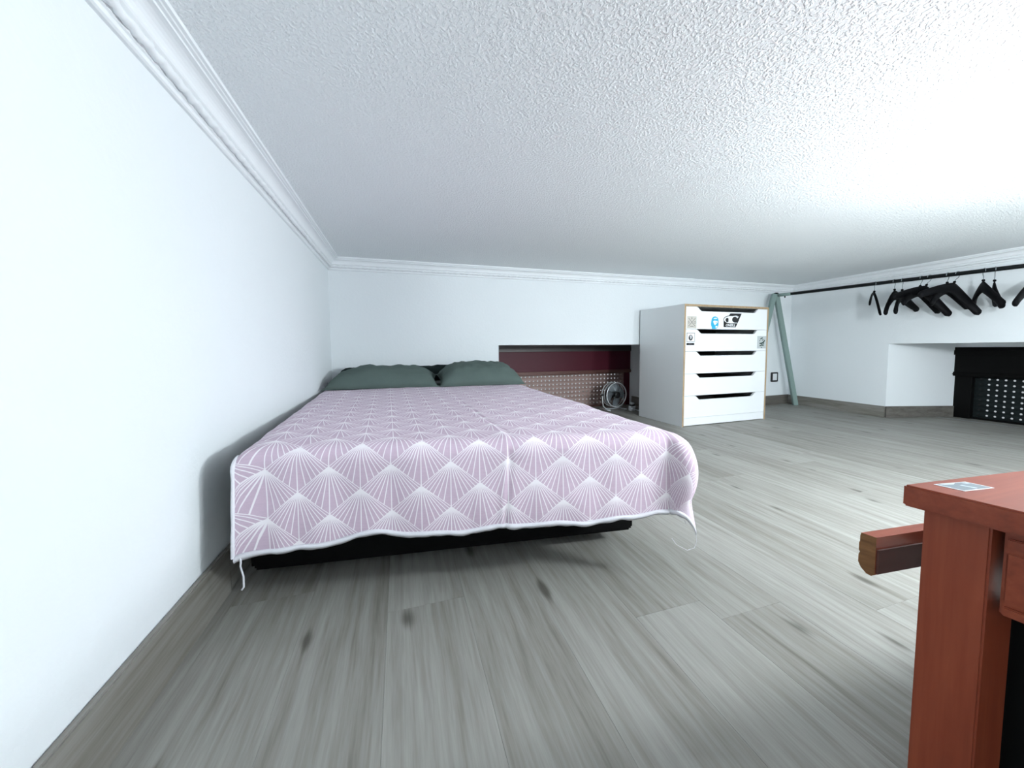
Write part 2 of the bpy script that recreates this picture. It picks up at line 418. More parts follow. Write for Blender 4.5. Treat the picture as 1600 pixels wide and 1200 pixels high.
def window(name, origin, rotz, L, zbox, ztop, mbox, mslat, mrail, mgrey, nsl, hs, pitch, guide_l, hole):
    w_ = bpy.data.objects.new(name, None); C.objects.link(w_); w_.location = origin; w_.rotation_euler.z = rotz; struct(w_)
    bm = BM(); box(bm, (0, 0.0, zbox+.040), (L, .20, ztop-.055), .004); obj('shutter_box', bm, mbox, w_)
    bm = BM(); box(bm, (0, -.012, ztop-.062), (L, .20, ztop-.018), .003); box(bm, (0, -.006, ztop-.018), (L, .2, ztop+.01)); obj('head_rail', bm, mgrey, w_)
    bm = BM(); box(bm, (0, -.010, zbox+.004), (L, .18, zbox+.043), .004); box(bm, (0, -.016, zbox+.018), (L, 0, zbox+.028), .002); obj('lower_rail', bm, mrail, w_)
    for x0, x1 in ((0, guide_l), (L-.05, L)):
        bm = BM(); box(bm, (x0, .012, 0), (x1, .18, zbox+.004), .003); obj('guide_channel', bm, mbox, w_)
    bm = BM(); box(bm, (guide_l, .03, 0.0), (L-.05, .10, .018), .003); obj('sill_strip', bm, mrail, w_)
    hs = (zbox+.006-.018)/nsl
    me = slat_mesh(L-guide_l-.05, hs, pitch, mslat, hole)
    for i in range(nsl):
        o = bpy.data.objects.new('slat', me); C.objects.link(o); o.parent = w_; o.location = (guide_l, .06, .018+i*hs)
    return w_
p = onb(NX0) + NB*.62
HS = 0.0455
window('window_1', (p.x, p.y, 0), math.atan2(BD.y, BD.x), NX1-NX0+.0, .384, .705, M_maroon, M_slat, M_rail, M_railgrey, 8, HS, .0478, .05, 0.0085)
# right-hand one: plane parallel to the right wall, x axis of the unit runs towards the viewer
rr = math.atan2(-RD.y, -RD.x)
window('window_2', (5.03, 2.045, 0), rr, 1.6, .39, .655, M_box_shaded, M_slat_shaded, M_box_shaded, M_box_shaded, 8, HS, .0478, .135, 0.0085)
bm = BM(); box(bm, (-.1, .0, .655), (1.65, .2, .71)); obj('lintel_board', bm, M_wall, bpy.data.objects['window_2'])
bm = BM(); box(bm, (0, -.002, 0), (1.6, .03, .004), .001)
o = obj('threshold_strip', bm, M_alu, bpy.data.objects['window_2']); o.location = (-.03, -.16, 0)

# ------------------------------------------------------------------ ceiling lamp and added fill globe (both just outside the picture)
def lamp(pos, e, r, label):
    t = thing('globe_light', label, 'lamp', pos)
    m = bpy.data.materials.new('lit_globe'); m.use_nodes = True
    b = m.node_tree.nodes['Principled BSDF']; b.inputs['Base Color'].default_value = (.9, .9, .9, 1)
    b.inputs['Emission Color'].default_value = (*LAMP_COL, 1); b.inputs['Emission Strength'].default_value = e
    bm = BM(); bmesh.ops.create_uvsphere(bm, u_segments=24, v_segments=14, radius=r); obj('globe', bm, m, t, smooth=True)
    h = cz(pos.x)-pos.z
    bm = BM(); tube(bm, [(0, 0, r*.9), (0, 0, h-.02)], .008, 10); obj('stem', bm, M_chrome, t)
    bm = BM(); lathe(bm, [(.05, h-.028), (.055, h-.02), (.055, h-.001)], 24); obj('ceiling_rose', bm, M_plasticw, t)
lamp(LAMP_POS, LAMP_E, .085, 'lit white globe lamp hanging from the ceiling above the red wooden table')
lamp(FILL_POS, FILL_E, .085, 'added fill globe hanging unseen at the empty end of the room')

# ------------------------------------------------------------------ bed
FL, FR = Vector((-.360, 1.045)), Vector((.800, .850)); HL, HR = Vector((-.438, 2.60)), Vector((.825, 2.42))
ZT = 0.43
t = thing('bed', 'low double bed with dark green sheet, standing against the left wall', 'bed', (0.17, 1.9, 0))
def quad(s, tt): return FL.lerp(FR, s).lerp(HL.lerp(HR, s), tt)
TB = 1.22                                   # the mattress runs on under the pillows
def qx(s, tt):
    p_ = FL.lerp(FR, s); q_ = HL.lerp(HR, s); return p_ + (q_-p_)*tt
def slab(bm, s0, s1, t0, t1, z0, z1, bev):
    pts = [qx(s0, t0), qx(s1, t0), qx(s1, t1), qx(s0, t1)]
    prism(bm, [(v.x-0.17, v.y-1.9) for v in pts], z0, z1, bev)
bm = BM(); slab(bm, .012, .985, .012, 1.205, .205, ZT-.012, .03); obj('mattress', bm, M_sheet, t, smooth=False)
bm = BM(); prism(bm, [(v.x-.17, v.y-1.9) for v in (qx(-.05, .075), qx(.965, .115), qx(.965, 1.19), qx(.012, 1.19))], .045, .205, .012); obj('base', bm, M_undershade, t)  # base blackened and set back to form the dark band under the hem
for s_, q_ in ((.04, .22), (.90, .26), (.06, 1.12), (.90, 1.12)):
    v = qx(s_, q_); bm = BM(); lathe(bm, [(.030, 0), (.034, .008), (.034, .045)], 14); obj('leg', bm, M_undershade, t, loc=(v.x-.17, v.y-1.9, 0))

# bedspread: flat cloth mapped over the mattress edges
R_ = 0.045
W_, L_ = 1.19, 1.60                         # flat size of the part that lies on top
DROPF, DROPR, DROPL = 0.268, 0.25, 0.012
def edge(tv, R=R_):
    if tv <= 0: return 0.0, 0.0
    if tv < R*PI/2: a = tv/R; return R*math.sin(a), R*(1-math.cos(a))
    return R, R + tv - R*PI/2
nu, nv = 190, 170
bm = BM(); uvl = bm.loops.layers.uv.new('UVMap'); grid = []
wy = (HL-FL).normalized(); wx = (FR-FL).normalized()
fnorm = Vector((wx.y, -wx.x)); rnorm = Vector((1.0, -0.04)).normalized(); lnorm = Vector((-1, -.05)).normalized()
def hem_drop(s):
    # the foot hem hangs lower on the left, a little higher on the right, with waves
    return DROPF - 0.005 + 0.012*math.exp(-((s-.05)/.12)**2) - 0.010*math.exp(-((s-.26)/.05)**2) + 0.003*math.sin(s*19) + 0.0025*math.sin(s*43+1) - 0.006*math.exp(-((s-.93)/.05)**2)
def cloth(pv, qv):
    """pv: metres across from the left edge, qv: metres from the head."""
    a = max(0.0, pv-(W_-R_)); b = max(0.0, qv-(L_-R_)); l = max(0.0, R_*.6-pv)
    s = min(max(pv, 0), W_-R_)/W_; tt = 1-min(max(qv, 0), L_-R_)/L_
    # inset so that the rounded edge ends on the bed outline
    base = qx(s, tt)
    z = ZT; off = Vector((0, 0))
    if a > 0 and b > 0:
        r = math.hypot(a, b); ph = math.atan2(a, b)
        d = (fnorm*math.cos(ph) + rnorm*math.sin(ph)).normalized()
        o_, dn = edge(r*(1-.08*math.sin(2*ph)))
        fl = (0.16*max(0, r-.02) + .035*math.sin(min(1, r/.26)*PI))*math.sin(2*ph)
        off = d*(o_+fl); z -= dn*(1-.06*math.sin(2*ph))
    else:
        if b > 0:
            o_, dn = edge(b); off = fnorm*o_; z -= dn
            dn2 = max(0, dn-R_)
            off += fnorm*(0.05*dn2 + dn2*(0.06*noise.noise(Vector((pv*5, 1.3, 0))) + 0.035*noise.noise(Vector((pv*13, 4.1, 0)))))
        if a > 0: o_, dn = edge(a); off += rnorm*o_; z -= dn
        if l > 0: o_, dn = edge(l); off += lnorm*o_; z -= dn
    if b > 0: off += Vector((1, 0))*(.026*min(1, max(0, dn)/.25)*math.exp(-(max(0, pv)/.06)))
    p_ = base + off
    # wrinkles on top, crease running to the foot
    w_ = 0.005*noise.noise(Vector((pv*4, qv*5, 2.2))) + 0.0022*noise.noise(Vector((pv*16, qv*13, 7.0)))
    cx = 0.655 + 0.02*noise.noise(Vector((qv*3, 0, 5)))
    g = math.exp(-((pv-cx)/.006)**2)*0.0018*min(1, max(0, (qv-.45)/.3))
    g -= math.exp(-((pv-cx-.010)/.005)**2)*0.0035*min(1, max(0, (qv-.45)/.3))
    w_ += g
    if b > .05: p_ = p_ + fnorm*w_*1.2
    else: z += w_
    return Vector((p_.x, p_.y, z))
P_MAX = W_ - R_ + DROPR; cr_fold = None
for j in range(nv+1):
    row = []
    for i in range(nu+1):
        s = i/nu; pv = -DROPL + s*(P_MAX+DROPL)
        qmax = L_-R_ + hem_drop(min(1, pv/W_))
        qv = (j/nv)*qmax
        row.append((bm.verts.new(cloth(pv, qv)), (pv, qv)))
    grid.append(row)
for j in range(nv):
    for i in range(nu):
        q = (grid[j][i], grid[j][i+1], grid[j+1][i+1], grid[j+1][i])
        f = bm.faces.new([v for v, _ in q])
        for lp, (_, uvv) in zip(f.loops, q): lp[uvl].uv = (uvv[0]+0.045, uvv[1]+0.030)
hem_pts = [grid[nv][i][0].co.copy() for i in range(nu+1)]
left_pts = [grid[j][0][0].co.copy() for j in range(nv+1)]
spread = obj('bedspread', bm, M_spread, None, smooth=True)
tag(spread, 'lilac bedspread printed with white fan shapes draped over the bed', 'bedspread')
def band(pts, width, outv, name):
    bm = BM(); prev = None
    for i, p_ in enumerate(pts):
        jag = 1 + .35*noise.noise(Vector((i*.21, 3, 9)))
        dv = outv(i)
        col = [bm.verts.new(p_ + fo) for fo in (Vector((fnorm.x, fnorm.y, 0))*.0015 - dv*.003, Vector((fnorm.x, fnorm.y, 0))*.004 + dv*width*.4*jag, Vector((fnorm.x, fnorm.y, 0))*.001 + dv*width*jag, -Vector((fnorm.x, fnorm.y, 0))*.003 + dv*width*.5*jag)]
        if prev:
            for a_, b_ in zip(range(4), (1, 2, 3, 0)): bm.faces.new((prev[a_], col[a_], col[b_], prev[b_]))
        prev = col
    return obj(name, bm, M_hem, spread, smooth=True)
band(hem_pts, .013, lambda i: Vector((0, 0, -1)), 'hem')
nl = int(nv*.86)
band(left_pts[nl:], .006, lambda i: Vector((-1, -.1, 0)), 'hem')
def thread(pts, r, name='loose_thread'):
    bm = BM(); tube(bm, pts, r, 6); return obj(name, bm, M_hem, spread, smooth=True)
c0 = hem_pts[2]
thread([c0, c0+Vector((.002, -.004, -.018)), c0+Vector((-.001, 0, -.03)), c0+Vector((.006, -.004, -.055)), c0+Vector((.004, 0, -.085)), c0+Vector((.0, -.004, -.09))], .0022)
ic = max(range(nu+1), key=lambda i: hem_pts[i].y*-1 + hem_pts[i].x*.4)
c1 = hem_pts[ic]
thread([c1, c1+Vector((.0, -.003, -.03)), c1+Vector((-.006, -.002, -.048)), c1+Vector((-.03, .0, -.052)), c1+Vector((-.06, .01, -.035)), c1+Vector((-.075, .012, -.015))], .0008)
c2 = hem_pts[ic-22]
thread([c2, c2+Vector((.004, -.004, -.015)), c2+Vector((.012, -.003, -.024)), c2+Vector((.018, -.005, -.035))], .0008)

# pillows
def pillow(name, label, group, m, cx, cy, sx, sy, th, rz, tilt, z0, seed, pw=3.4):
    bm = BM(); N = 34; G = {}
    for side in (1, -1):
        for j in range(N+1):
            for i in range(N+1):
                u, v = -1+2*i/N, -1+2*j/N
                eu = 1-abs(u)**pw; ev = 1-abs(v)**3.0
                f = max(0, eu)**.55*max(0, ev)**.55
                pin = 1-.07*(1-abs(v)**2)*abs(u)**3; pin2 = 1-.08*(1-abs(u)**2)*abs(v)**3
                x = u*sx/2*pin; y = v*sy/2*pin2
                wv = noise.noise(Vector((u*2.3+seed, v*2.3, side*3.0)))*.20 + noise.noise(Vector((u*6+seed, v*5, side*5.0)))*.11 + noise.noise(Vector((u*11+v*5+seed, v*4, side*2.0)))*.05
                z = th*.8*f*(1+wv) if side == 1 else -th*.2*f
                if side == -1 and (i in (0, N) or j in (0, N)): G[(-1, i, j)] = G[(1, i, j)]; continue
                G[(side, i, j)] = bm.verts.new((x, y, z))
        for j in range(N):
            for i in range(N):
                q = [G[(side, i, j)], G[(side, i+1, j)], G[(side, i+1, j+1)], G[(side, i, j+1)]]
                bm.faces.new(q if side == 1 else q[::-1])
    o = obj(name, bm, m, None, smooth=True); o.rotation_euler = (tilt, 0, rz)
    o.location = (cx, cy, z0)
    tag(o, label, 'pillow', group)
    # flanged seam round the edge
    bm = BM(); loop = [G2 for G2 in []]
    pts = []
    for i in range(N+1): pts.append((-1+2*i/N, -1))
    for i in range(1, N+1): pts.append((1, -1+2*i/N))
    for i in range(1, N+1): pts.append((1-2*i/N, 1))
    for i in range(1, N): pts.append((-1, 1-2*i/N))
    prev = None; first = None
    for (u, v) in pts + pts[:1]:
        pin = 1-.07*(1-abs(v)**2)*abs(u)**3; pin2 = 1-.08*(1-abs(u)**2)*abs(v)**3
        x, y = u*sx/2*pin, v*sy/2*pin2
        zz = .004*noise.noise(Vector((u*5, v*5, seed)))
        c = [bm.verts.new((x*.985, y*.985, zz+.003)), bm.verts.new((x*1.02, y*1.025, zz)), bm.verts.new((x*.985, y*.985, zz-.003))]
        if prev:
            bm.faces.new((prev[0], c[0], c[1], prev[1])); bm.faces.new((prev[1], c[1], c[2], prev[2]))
        prev = c
    obj('seam', bm, m, o, smooth=True)
    return o
PG = 'pillows at the head of the bed'
pillow('pillow', 'left green linen pillow lying beside the left wall', PG, M_pillow, -.100, 2.625, .70, .42, .125, -.05, .12, .461, 1.0)
pillow('pillow', 'right green linen pillow lying nearer the window recess', PG, M_pillow, .548, 2.59, .585, .43, .150, -.04, .12, .461, 9.3)
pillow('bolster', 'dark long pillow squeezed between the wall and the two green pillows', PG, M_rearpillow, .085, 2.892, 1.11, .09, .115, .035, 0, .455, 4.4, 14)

# ------------------------------------------------------------------ chest of drawers
D0 = Vector((2.286, 2.481, 0)); DR = math.radians(1.7)
DWD, DDP, DHT, PT = 0.985, 0.56, 1.045, 0.018
ch = thing('chest_of_drawers', 'white chest of five drawers with plywood edges and stickers', 'chest of drawers', D0, DR)
def panel(name, a, b, mi_front=True):
    bm = BM(); box(bm, a, b)
    for f in bm.faces:
        c = f.calc_center_median()
        if abs(c.y-a[1]) < 1e-5: f.material_index = 1
    return obj(name, bm, [M_side, M_ply], ch)
panel('side_panel', (0, 0, 0), (PT, DDP, DHT-PT)); panel('side_panel', (DWD-PT, 0, 0), (DWD, DDP, DHT-PT))
panel('top_panel', (0, 0, DHT-PT), (DWD, DDP, DHT))
bm = BM(); box(bm, (PT, DDP-.008, .02), (DWD-PT, DDP, DHT-PT)); obj('back_panel', bm, M_inside, ch)
bm = BM(); box(bm, (PT+.001, .004, 0.006), (DWD-PT-.001, .022, .072), .001); obj('plinth', bm, M_white, ch)
bm = BM(); box(bm, (PT, .03, .06), (DWD-PT, DDP-.01, .072)); obj('bottom_panel', bm, M_inside, ch)
DZ0, DZH = .0745, (DHT-PT-.0745)/5
for i in range(5):
    z0 = DZ0 + i*DZH; z1 = z0 + DZH - .0025; x0, x1 = PT+.0015, DWD-PT-.0015
    bm = BM(); zn = z1-.036
    nt = [(x1, z0), (x1, z1), (.856, z1), (.846, z1-.004)]
    nt += [(.820+.0, zn+.006), (.812, zn+.001), (.802, zn)]
    nt += [(.196, zn), (.186, zn+.001), (.178, zn+.006)]
    nt += [(.146, z1-.004), (.136, z1), (x0, z1), (x0, z0)]
    fr = [bm.verts.new((a, 0.002, b)) for a, b in nt]; bk = [bm.verts.new((a, .020, b)) for a, b in nt]
    f1 = bm.faces.new(fr); f2 = bm.faces.new(bk[::-1])
    for q in range(len(nt)): bm.faces.new((fr[q], bk[q], bk[(q+1) % len(nt)], fr[(q+1) % len(nt)]))
    d = obj('drawer', bm, M_white, ch)
    bm = BM(); zb = z0+.012; zt = zn-.012
    box(bm, (x0+.012, .021, zb), (x1-.012, DDP-.03, zb+.006)); box(bm, (x0+.012, .021, zb), (x0+.024, DDP-.03, zt)); box(bm, (x1-.024, .021, zb), (x1-.012, DDP-.03, zt)); box(bm, (x0+.012, DDP-.04, zb), (x1-.012, DDP-.03, zt))
    obj('drawer_box', bm, M_inside, d)

# stickers on the drawers (flat print built as thin plates; local coordinates of the chest front)
cR = Matrix.Rotation(DR, 4, 'Z')
def sticker(label, u, z, name='sticker'):
    p_ = Matrix.Translation(D0) @ cR @ Vector((u, 0.002, z))
    return thing(name, label, 'sticker', p_, DR, 'stickers on the chest of drawers')
def plate(name, pts, m, par, lift=0.0005, th=0.0006, label=None):
    bm = BM(); f = [bm.verts.new((a, -lift-th, b)) for a, b in pts]; k_ = [bm.verts.new((a, -lift, b)) for a, b in pts]
    bm.faces.new(f); bm.faces.new(k_[::-1]); n = len(pts)
    for q in range(n): bm.faces.new((f[q], k_[q], k_[(q+1) % n], f[(q+1) % n]))
    bmesh.ops.triangulate(bm, faces=[x for x in bm.faces if len(x.verts) > 4])
    return obj(name, bm, m, par)
def rect(a, b, c, d): return [(a, b), (c, b), (c, d), (a, d)]
def text(name, body, size, pos, m, par, lift=0.0014, shear=0.0, bold=0.0, sx=1.0):
    cu = bpy.data.curves.new('lettering', 'FONT'); cu.body = body; cu.size = size; cu.align_x = 'CENTER'; cu.align_y = 'CENTER'
    cu.extrude = 0.0002; cu.shear = shear; cu.offset = bold
    tmp = bpy.data.objects.new('tmp', cu); C.objects.link(tmp)
    me = bpy.data.meshes.new_from_object(tmp.evaluated_get(bpy.context.evaluated_depsgraph_get()))
    bpy.data.objects.remove(tmp); bpy.data.curves.remove(cu)
    me.transform(Matrix.Translation((pos[0], -lift, pos[1])) @ Matrix.Rotation(PI/2, 4, 'X') @ Matrix.Diagonal((sx, 1, 1, 1)))
    me.materials.clear(); me.materials.append(m)
    o = bpy.data.objects.new(name, me); C.objects.link(o); o.parent = par; return o
def line(a, b, wd):
    a, b = Vector(a), Vector(b); d = (b-a).normalized(); n = Vector((-d.y, d.x))*wd/2
    return [tuple(a-n), tuple(b-n), tuple(b+n), tuple(a+n)]
s = sticker('beige square sticker with a thin crossed X and letters, top drawer', .082, .893)
plate('backing', rect(-.051, -.052, .051, .050), M_beige, s)
plate('cross_line', line((-.036, -.034), (.036, .034), .0035), M_greyink, s, .0012); plate('cross_line', line((-.036, .034), (.036, -.034), .0035), M_greyink, s, .0018)
text('letter', 'F', .030, (0, .031), M_greyink, s); text('letter', 'S', .030, (-.033, -.002), M_greyink, s); text('letter', 'O', .030, (.033, -.002), M_greyink, s)
plate('underline', rect(-.018, -.038, .018, -.033), M_greyink, s, .0012)
s = sticker('bright blue head shaped sticker of a bearded face, top drawer', .337, .890)
def blob(pts): return pts
plate('silhouette', [(-.030, -.052), (.004, -.052), (.022, -.046), (.036, -.034), (.042, -.012), (.038, .004), (.041, .022), (.036, .040), (.022, .053), (.002, .058), (-.018, .054), (-.034, .040), (-.040, .018), (-.043, -.006), (-.041, -.022), (-.034, -.034)], M_cyan, s)
plate('face', [(-.018, .006), (-.020, .018), (-.004, .022), (.014, .019), (.030, .020), (.031, .002), (.026, -.006), (.012, -.008), (.004, -.020), (-.006, -.014)], M_paper, s, .0012)
plate('beard_highlight', [(.010, -.026), (.026, -.022), (.032, -.032), (.018, -.042), (.006, -.036)], M_paper, s, .0012)
plate('hair_highlight', [(-.020, .034), (-.006, .044), (.016, .046), (.026, .038), (.008, .036)], M_paper, s, .0012)
plate('eye', rect(.008, .006, .020, .010), M_cyan, s, .0019)
plate('nose', [(.020, .004), (.024, .004), (.027, -.006), (.019, -.006)], M_cyan, s, .0019)
s = sticker('black slanted wave logo sticker reading ONEILL, top drawer', .540, .916)
plate('backing', [(-.100, -.060), (.042, -.060), (.108, .062), (-.024, .062), (-.040, .036), (-.052, .033), (-.080, .022), (-.098, .004), (-.102, -.010), (-.090, -.021), (-.080, -.024)], M_black, s)
def arc(cx, cy, rx_, ry_, a0, a1, n): return [(cx+rx_*math.cos(math.radians(a0+(a1-a0)*i/n)), cy+ry_*math.sin(math.radians(a0+(a1-a0)*i/n))) for i in range(n+1)]
plate('wave_outline', arc(-.022, .006, .084, .037, 95, 265, 18), M_black, s, .0009)
plate('wave_mark', arc(-.018, .006, .082, .032, 80, 280, 20) + [(.062, -.024), (.045, -.017), (.030, -.008), (.012, .0), (.010, .018), (.020, .030), (.036, .036), (.060, .040), (.040, .043)], M_paper, s, .0014)
plate('wave_eye', arc(.036, .008, .041, .027, 0, 350, 22), M_black, s, .0020)
plate('wave_tip', [(.030, .034), (.050, .037), (.074, .035), (.062, .030), (.054, .018), (.046, .028)], M_paper, s, .0026)
plate('wave_hollow', arc(-.060, .003, .022, .019, 95, 265, 12) + [(-.048, -.012), (-.056, .003), (-.048, .016)], M_black, s, .0020)
text('lettering', 'ONEILL', .030, (-.022, -.043), M_paper, s, .0014, .25, .0008, 1.15)
s = sticker('framed white sticker with a black number 9 on second drawer', .074, .752)
plate('backing', rect(-.044, -.026, .044, .052), M_greyink, s); plate('inner_field', rect(-.0400, -.0220, .0400, .0480), M_paper, s, .0012)
plate('oval', arc(-.002, .010, .022, .024, 0, 350, 22), M_black, s, .0018)
text('number', '9', .042, (-.001, .011), M_paper, s, .0030, 0, .0006)
plate('caption_bar', rect(-.044, -.052, .040, -.034), M_black, s)
text('caption', '--------', .012, (-.002, -.043), M_beige, s, .0014)
s = sticker('pale grey sticker with a dark ink drawing, right end of second drawer', .912, .722)
plate('backing', rect(-.058, -.056, .058, .058), M_greysheet, s)
for pts in ([(-.022, .034), (-.012, .042), (.008, .046), (.012, .038), (-.006, .032), (-.018, .026)], [(-.030, .020), (-.022, .024), (-.026, .010), (-.032, .012)], [(0, .022), (.018, .030), (.022, .024), (.004, .016)],
            [(.010, .004), (.034, .024), (.038, .016), (.026, -.004), (.012, -.010), (0, -.002)], [(-.034, -.006), (-.020, -.002), (-.004, -.006), (.004, -.016), (-.022, -.018)], [(.012, -.012), (.026, -.008), (.028, -.018), (.014, -.020)],
            [(-.028, -.024), (-.004, -.024), (-.002, -.034), (-.026, -.036)], [(.006, -.024), (.022, -.022), (.024, -.034), (.010, -.034)], [(-.012, -.044), (.004, -.040), (.006, -.048), (-.010, -.050)], [(-.006, .002), (.006, .0), (.010, -.03), (-.004, -.03)]):
    plate('ink_stroke', pts, M_greenink, s, .0012)

# ------------------------------------------------------------------ wall switch
sw = onb(4.205)
t = thing('wall_switch', 'white light switch with black surround on the back wall', 'switch', (sw.x, sw.y, .325), math.atan2(BD.y, BD.x))
bm = BM(); box(bm, (-.054, -.008, -.056), (.054, 0.0, .056), .012); obj('surround', bm, M_plasticb, t)
bm = BM(); box(bm, (-.030, -.012, -.038), (.038, -.0081, .040), .003); obj('rocker', bm, M_plasticw, t)

# ------------------------------------------------------------------ clothes rail with hangers
APX = Vector((4.055, 3.035, 1.275)); RE0 = Vector((4.095, 2.965, 1.258)); RE1 = Vector((4.185, 1.376, 1.233))
rd = (RE1-RE0).normalized()
t = thing('clothes_rail', 'black clothes rail on a sage green A frame along the right wall', 'clothes rail', (4.05, 3.03, 0))
o3 = Vector((4.05, 3.03, 0))
def bar(name, p, q, wdt, m, roll=0.0):
    p, q = Vector(p), Vector(q); d = (q-p).normalized(); a = Vector((0, 1, 0)); a = (a-a.dot(d)*d).normalized(); b = d.cross(a)
    a, b = (a*math.cos(roll)+b*math.sin(roll), b*math.cos(roll)-a*math.sin(roll))
    bm = BM(); vs = []
    for c in (p, q): vs.append([bm.verts.new(c - o3 + (a*sa + b*sb)*wdt/2) for sa, sb in ((-1, -1), (1, -1), (1, 1), (-1, 1))])
    bm.faces.new(vs[0][::-1]); bm.faces.new(vs[1])
    for i in range(4): bm.faces.new((vs[0][i], vs[0][(i+1) % 4], vs[1][(i+1) % 4], vs[1][i]))
    bmesh.ops.bevel(bm, geom=bm.edges[:], offset=.004, segments=2, affect='EDGES')
    return obj(name, bm, m, t)
bar('leg', APX+Vector((-.0, 0, 0)), (4.385, 3.005, 0.002), .046, M_sage, .5)
bar('leg', APX+Vector((-.03, .0, -.005)), (3.66, 3.02, 0.002), .046, M_sage, .5)
bm = BM(); tube(bm, [APX-o3+Vector((0, -.03, -.02)), RE0-o3+rd*.06], .017, 14); obj('sleeve', bm, M_sage, t, smooth=True)
far = RE0 + rd*2.75
bm = BM(); tube(bm, [RE0-o3+rd*.05, far-o3], .0155, 14); obj('rod', bm, M_blackmetal, t, smooth=True)
bm = BM(); lathe(bm, [(.018, -.004), (.022, .002), (.021, .010), (.010, .014)], 14); obj('top_cap', bm, M_blackmetal, t, loc=APX-o3+Vector((.0, 0, -.002)))
bm = BM(); tube(bm, [RE0-o3+rd*.0+Vector((0, 0, -.015)), RE0-o3+Vector((0, 0, -.034))], .006, 8); obj('thumbscrew', bm, M_blackmetal, t)
for dx in (-.36, .22): bar('leg', far+Vector((0, .0, 0)), (far.x+dx, far.y, .002), .046, M_sage, .5)

def rod_at(y): return RE0 + rd*((y-RE0.y)/rd.y)
HG = 'hangers on the clothes rail'
def hanger(y, phi, label, neck=.085, half=.21, drop=.15, thick=.088, depth=.016, endw=.034, thin=False, swing=0.0):
    p = rod_at(y)
    t = thing('coat_hanger', label, 'hanger', p, 0, HG); t.rotation_euler = (0, swing, phi)
    # wire hook: over the rod, then down to the neck
    rr = .0185; hp = [(rr*math.cos(a), 0, rr*math.sin(a)) for a in [math.radians(x) for x in range(200, -31, -23)]]
    hp += [(.012, 0, -.028), (.002, 0, -.045), (0, 0, -neck-.012)]
    bm = BM(); tube(bm, hp, .0024, 7); obj('hook', bm, M_wire, t, smooth=True)
    # shoulders: one arched body whose section grows towards the ends
    bm = BM(); rings = []; n = 22
    for i in range(n+1):
        s = -1+2*i/n; x = s*half; a = abs(s)
        z = -neck - drop*(a**1.25 if not thin else a**1.7)
        hgt = thick*(1-.30*a) if not thin else thick
        wd = depth + (endw-depth)*a**2
        if a > .93: hgt *= .72; wd *= .8
        yy = -.03*a**2 if not thin else -.02*a**2
        ring = []
        for k_ in range(10):
            an = 2*PI*k_/10; cx_, sx_ = math.cos(an), math.sin(an)
            ring.append(bm.verts.new((x + sx_*hgt*.0, yy + wd/2*cx_, z - hgt/2 + sx_*hgt/2)))
        rings.append(ring)
    for A_, B_ in zip(rings, rings[1:]):
        for k_ in range(10): bm.faces.new((A_[k_], A_[(k_+1) % 10], B_[(k_+1) % 10], B_[k_]))
    bm.faces.new(rings[0]); bm.faces.new(rings[-1][::-1])
    obj('shoulders', bm, M_hanger, t, smooth=True)
    bm = BM(); lathe(bm, [(.007, -neck-.004), (.009, -neck+.004), (.006, -neck+.012)], 10); obj('collar', bm, M_hanger, t)
    return t
hanger(2.190, math.radians(39), 'thin black hanger, furthest along the rail, nearest the corner', swing=math.radians(-18), neck=.075, half=.20, drop=.15, thick=.030, depth=.016, endw=.02, thin=True)
hanger(2.062, math.radians(2), 'broad black hanger next to the thin one, its left arm sticking out low', swing=math.radians(-9), neck=.075)
hanger(2.010, math.radians(8), 'broad black hanger, third from the corner end, body behind a long hook', swing=math.radians(-5), neck=.085)
hanger(1.893, math.radians(-4), 'broad black hanger, fourth from the corner end, under a short hook', swing=math.radians(9), neck=.070)
hanger(1.845, math.radians(-22), 'broad black hanger with right arm pointing down, fifth from the corner end', swing=math.radians(19), neck=.070, half=.23)
hanger(1.745, math.radians(-4), 'broad black hanger, sixth from the corner end, overlapped by its neighbour', swing=math.radians(3), neck=.065)
hanger(1.692, math.radians(-22), 'broad black hanger, seventh from the corner end, right arm reaching lowest', swing=math.radians(19), neck=.070, half=.23)
hanger(1.562, math.radians(40), 'broad black hanger with an open arch under its arms, eighth from corner', swing=math.radians(-3), neck=.075, half=.20)
hanger(1.510, math.radians(24), 'black hanger just right of the open arched one, ninth from corner', swing=math.radians(-6), neck=.085, half=.18)
hanger(1.330, math.radians(-14), 'black hanger at the right picture edge, only its left arm in view', swing=math.radians(-3), neck=.085)

# ------------------------------------------------------------------ table fan, adapter and cable in the recess
t = thing('desk_fan', 'small round chrome fan standing on the floor in the window recess', 'fan', (2.245, 3.46, 0), .12)
RC = .132; zc = .168
def circ(r, y, n=40): return [(r*math.cos(2*PI*i/n), y, zc+r*math.sin(2*PI*i/n)) for i in range(n+1)]
bm = BM(); tube(bm, circ(RC, -.055), .0065, 8, False); tube(bm, circ(RC, .03), .0045, 8, False); tube(bm, circ(RC+.002, -.012), .0035, 8, False); obj('cage_ring', bm, M_ring, t, smooth=True)
bm = BM()
for i in range(12):
    a = 2*PI*i/12; ca, sa = math.cos(a), math.sin(a)
    tube(bm, [(r*ca, y, zc+r*sa) for r, y in ((.030, -.072), (.09, -.070), (RC, -.055))], .0009, 5)
    tube(bm, [(r*ca, y, zc+r*sa) for r, y in ((RC, -.055), (RC+.002, -.012), (RC, .03), (.08, .048), (.03, .05))], .0009, 5)
g_ = obj('guard_wires', bm, M_chrome, t); g_['kind'] = 'stuff'
bm = BM(); lathe(bm, [(.030, -.078), (.036, -.072), (.036, -.064), (.02, -.06)], 24, 'y', (0, 0, zc)); obj('centre_cap', bm, M_plasticb, t, smooth=True)
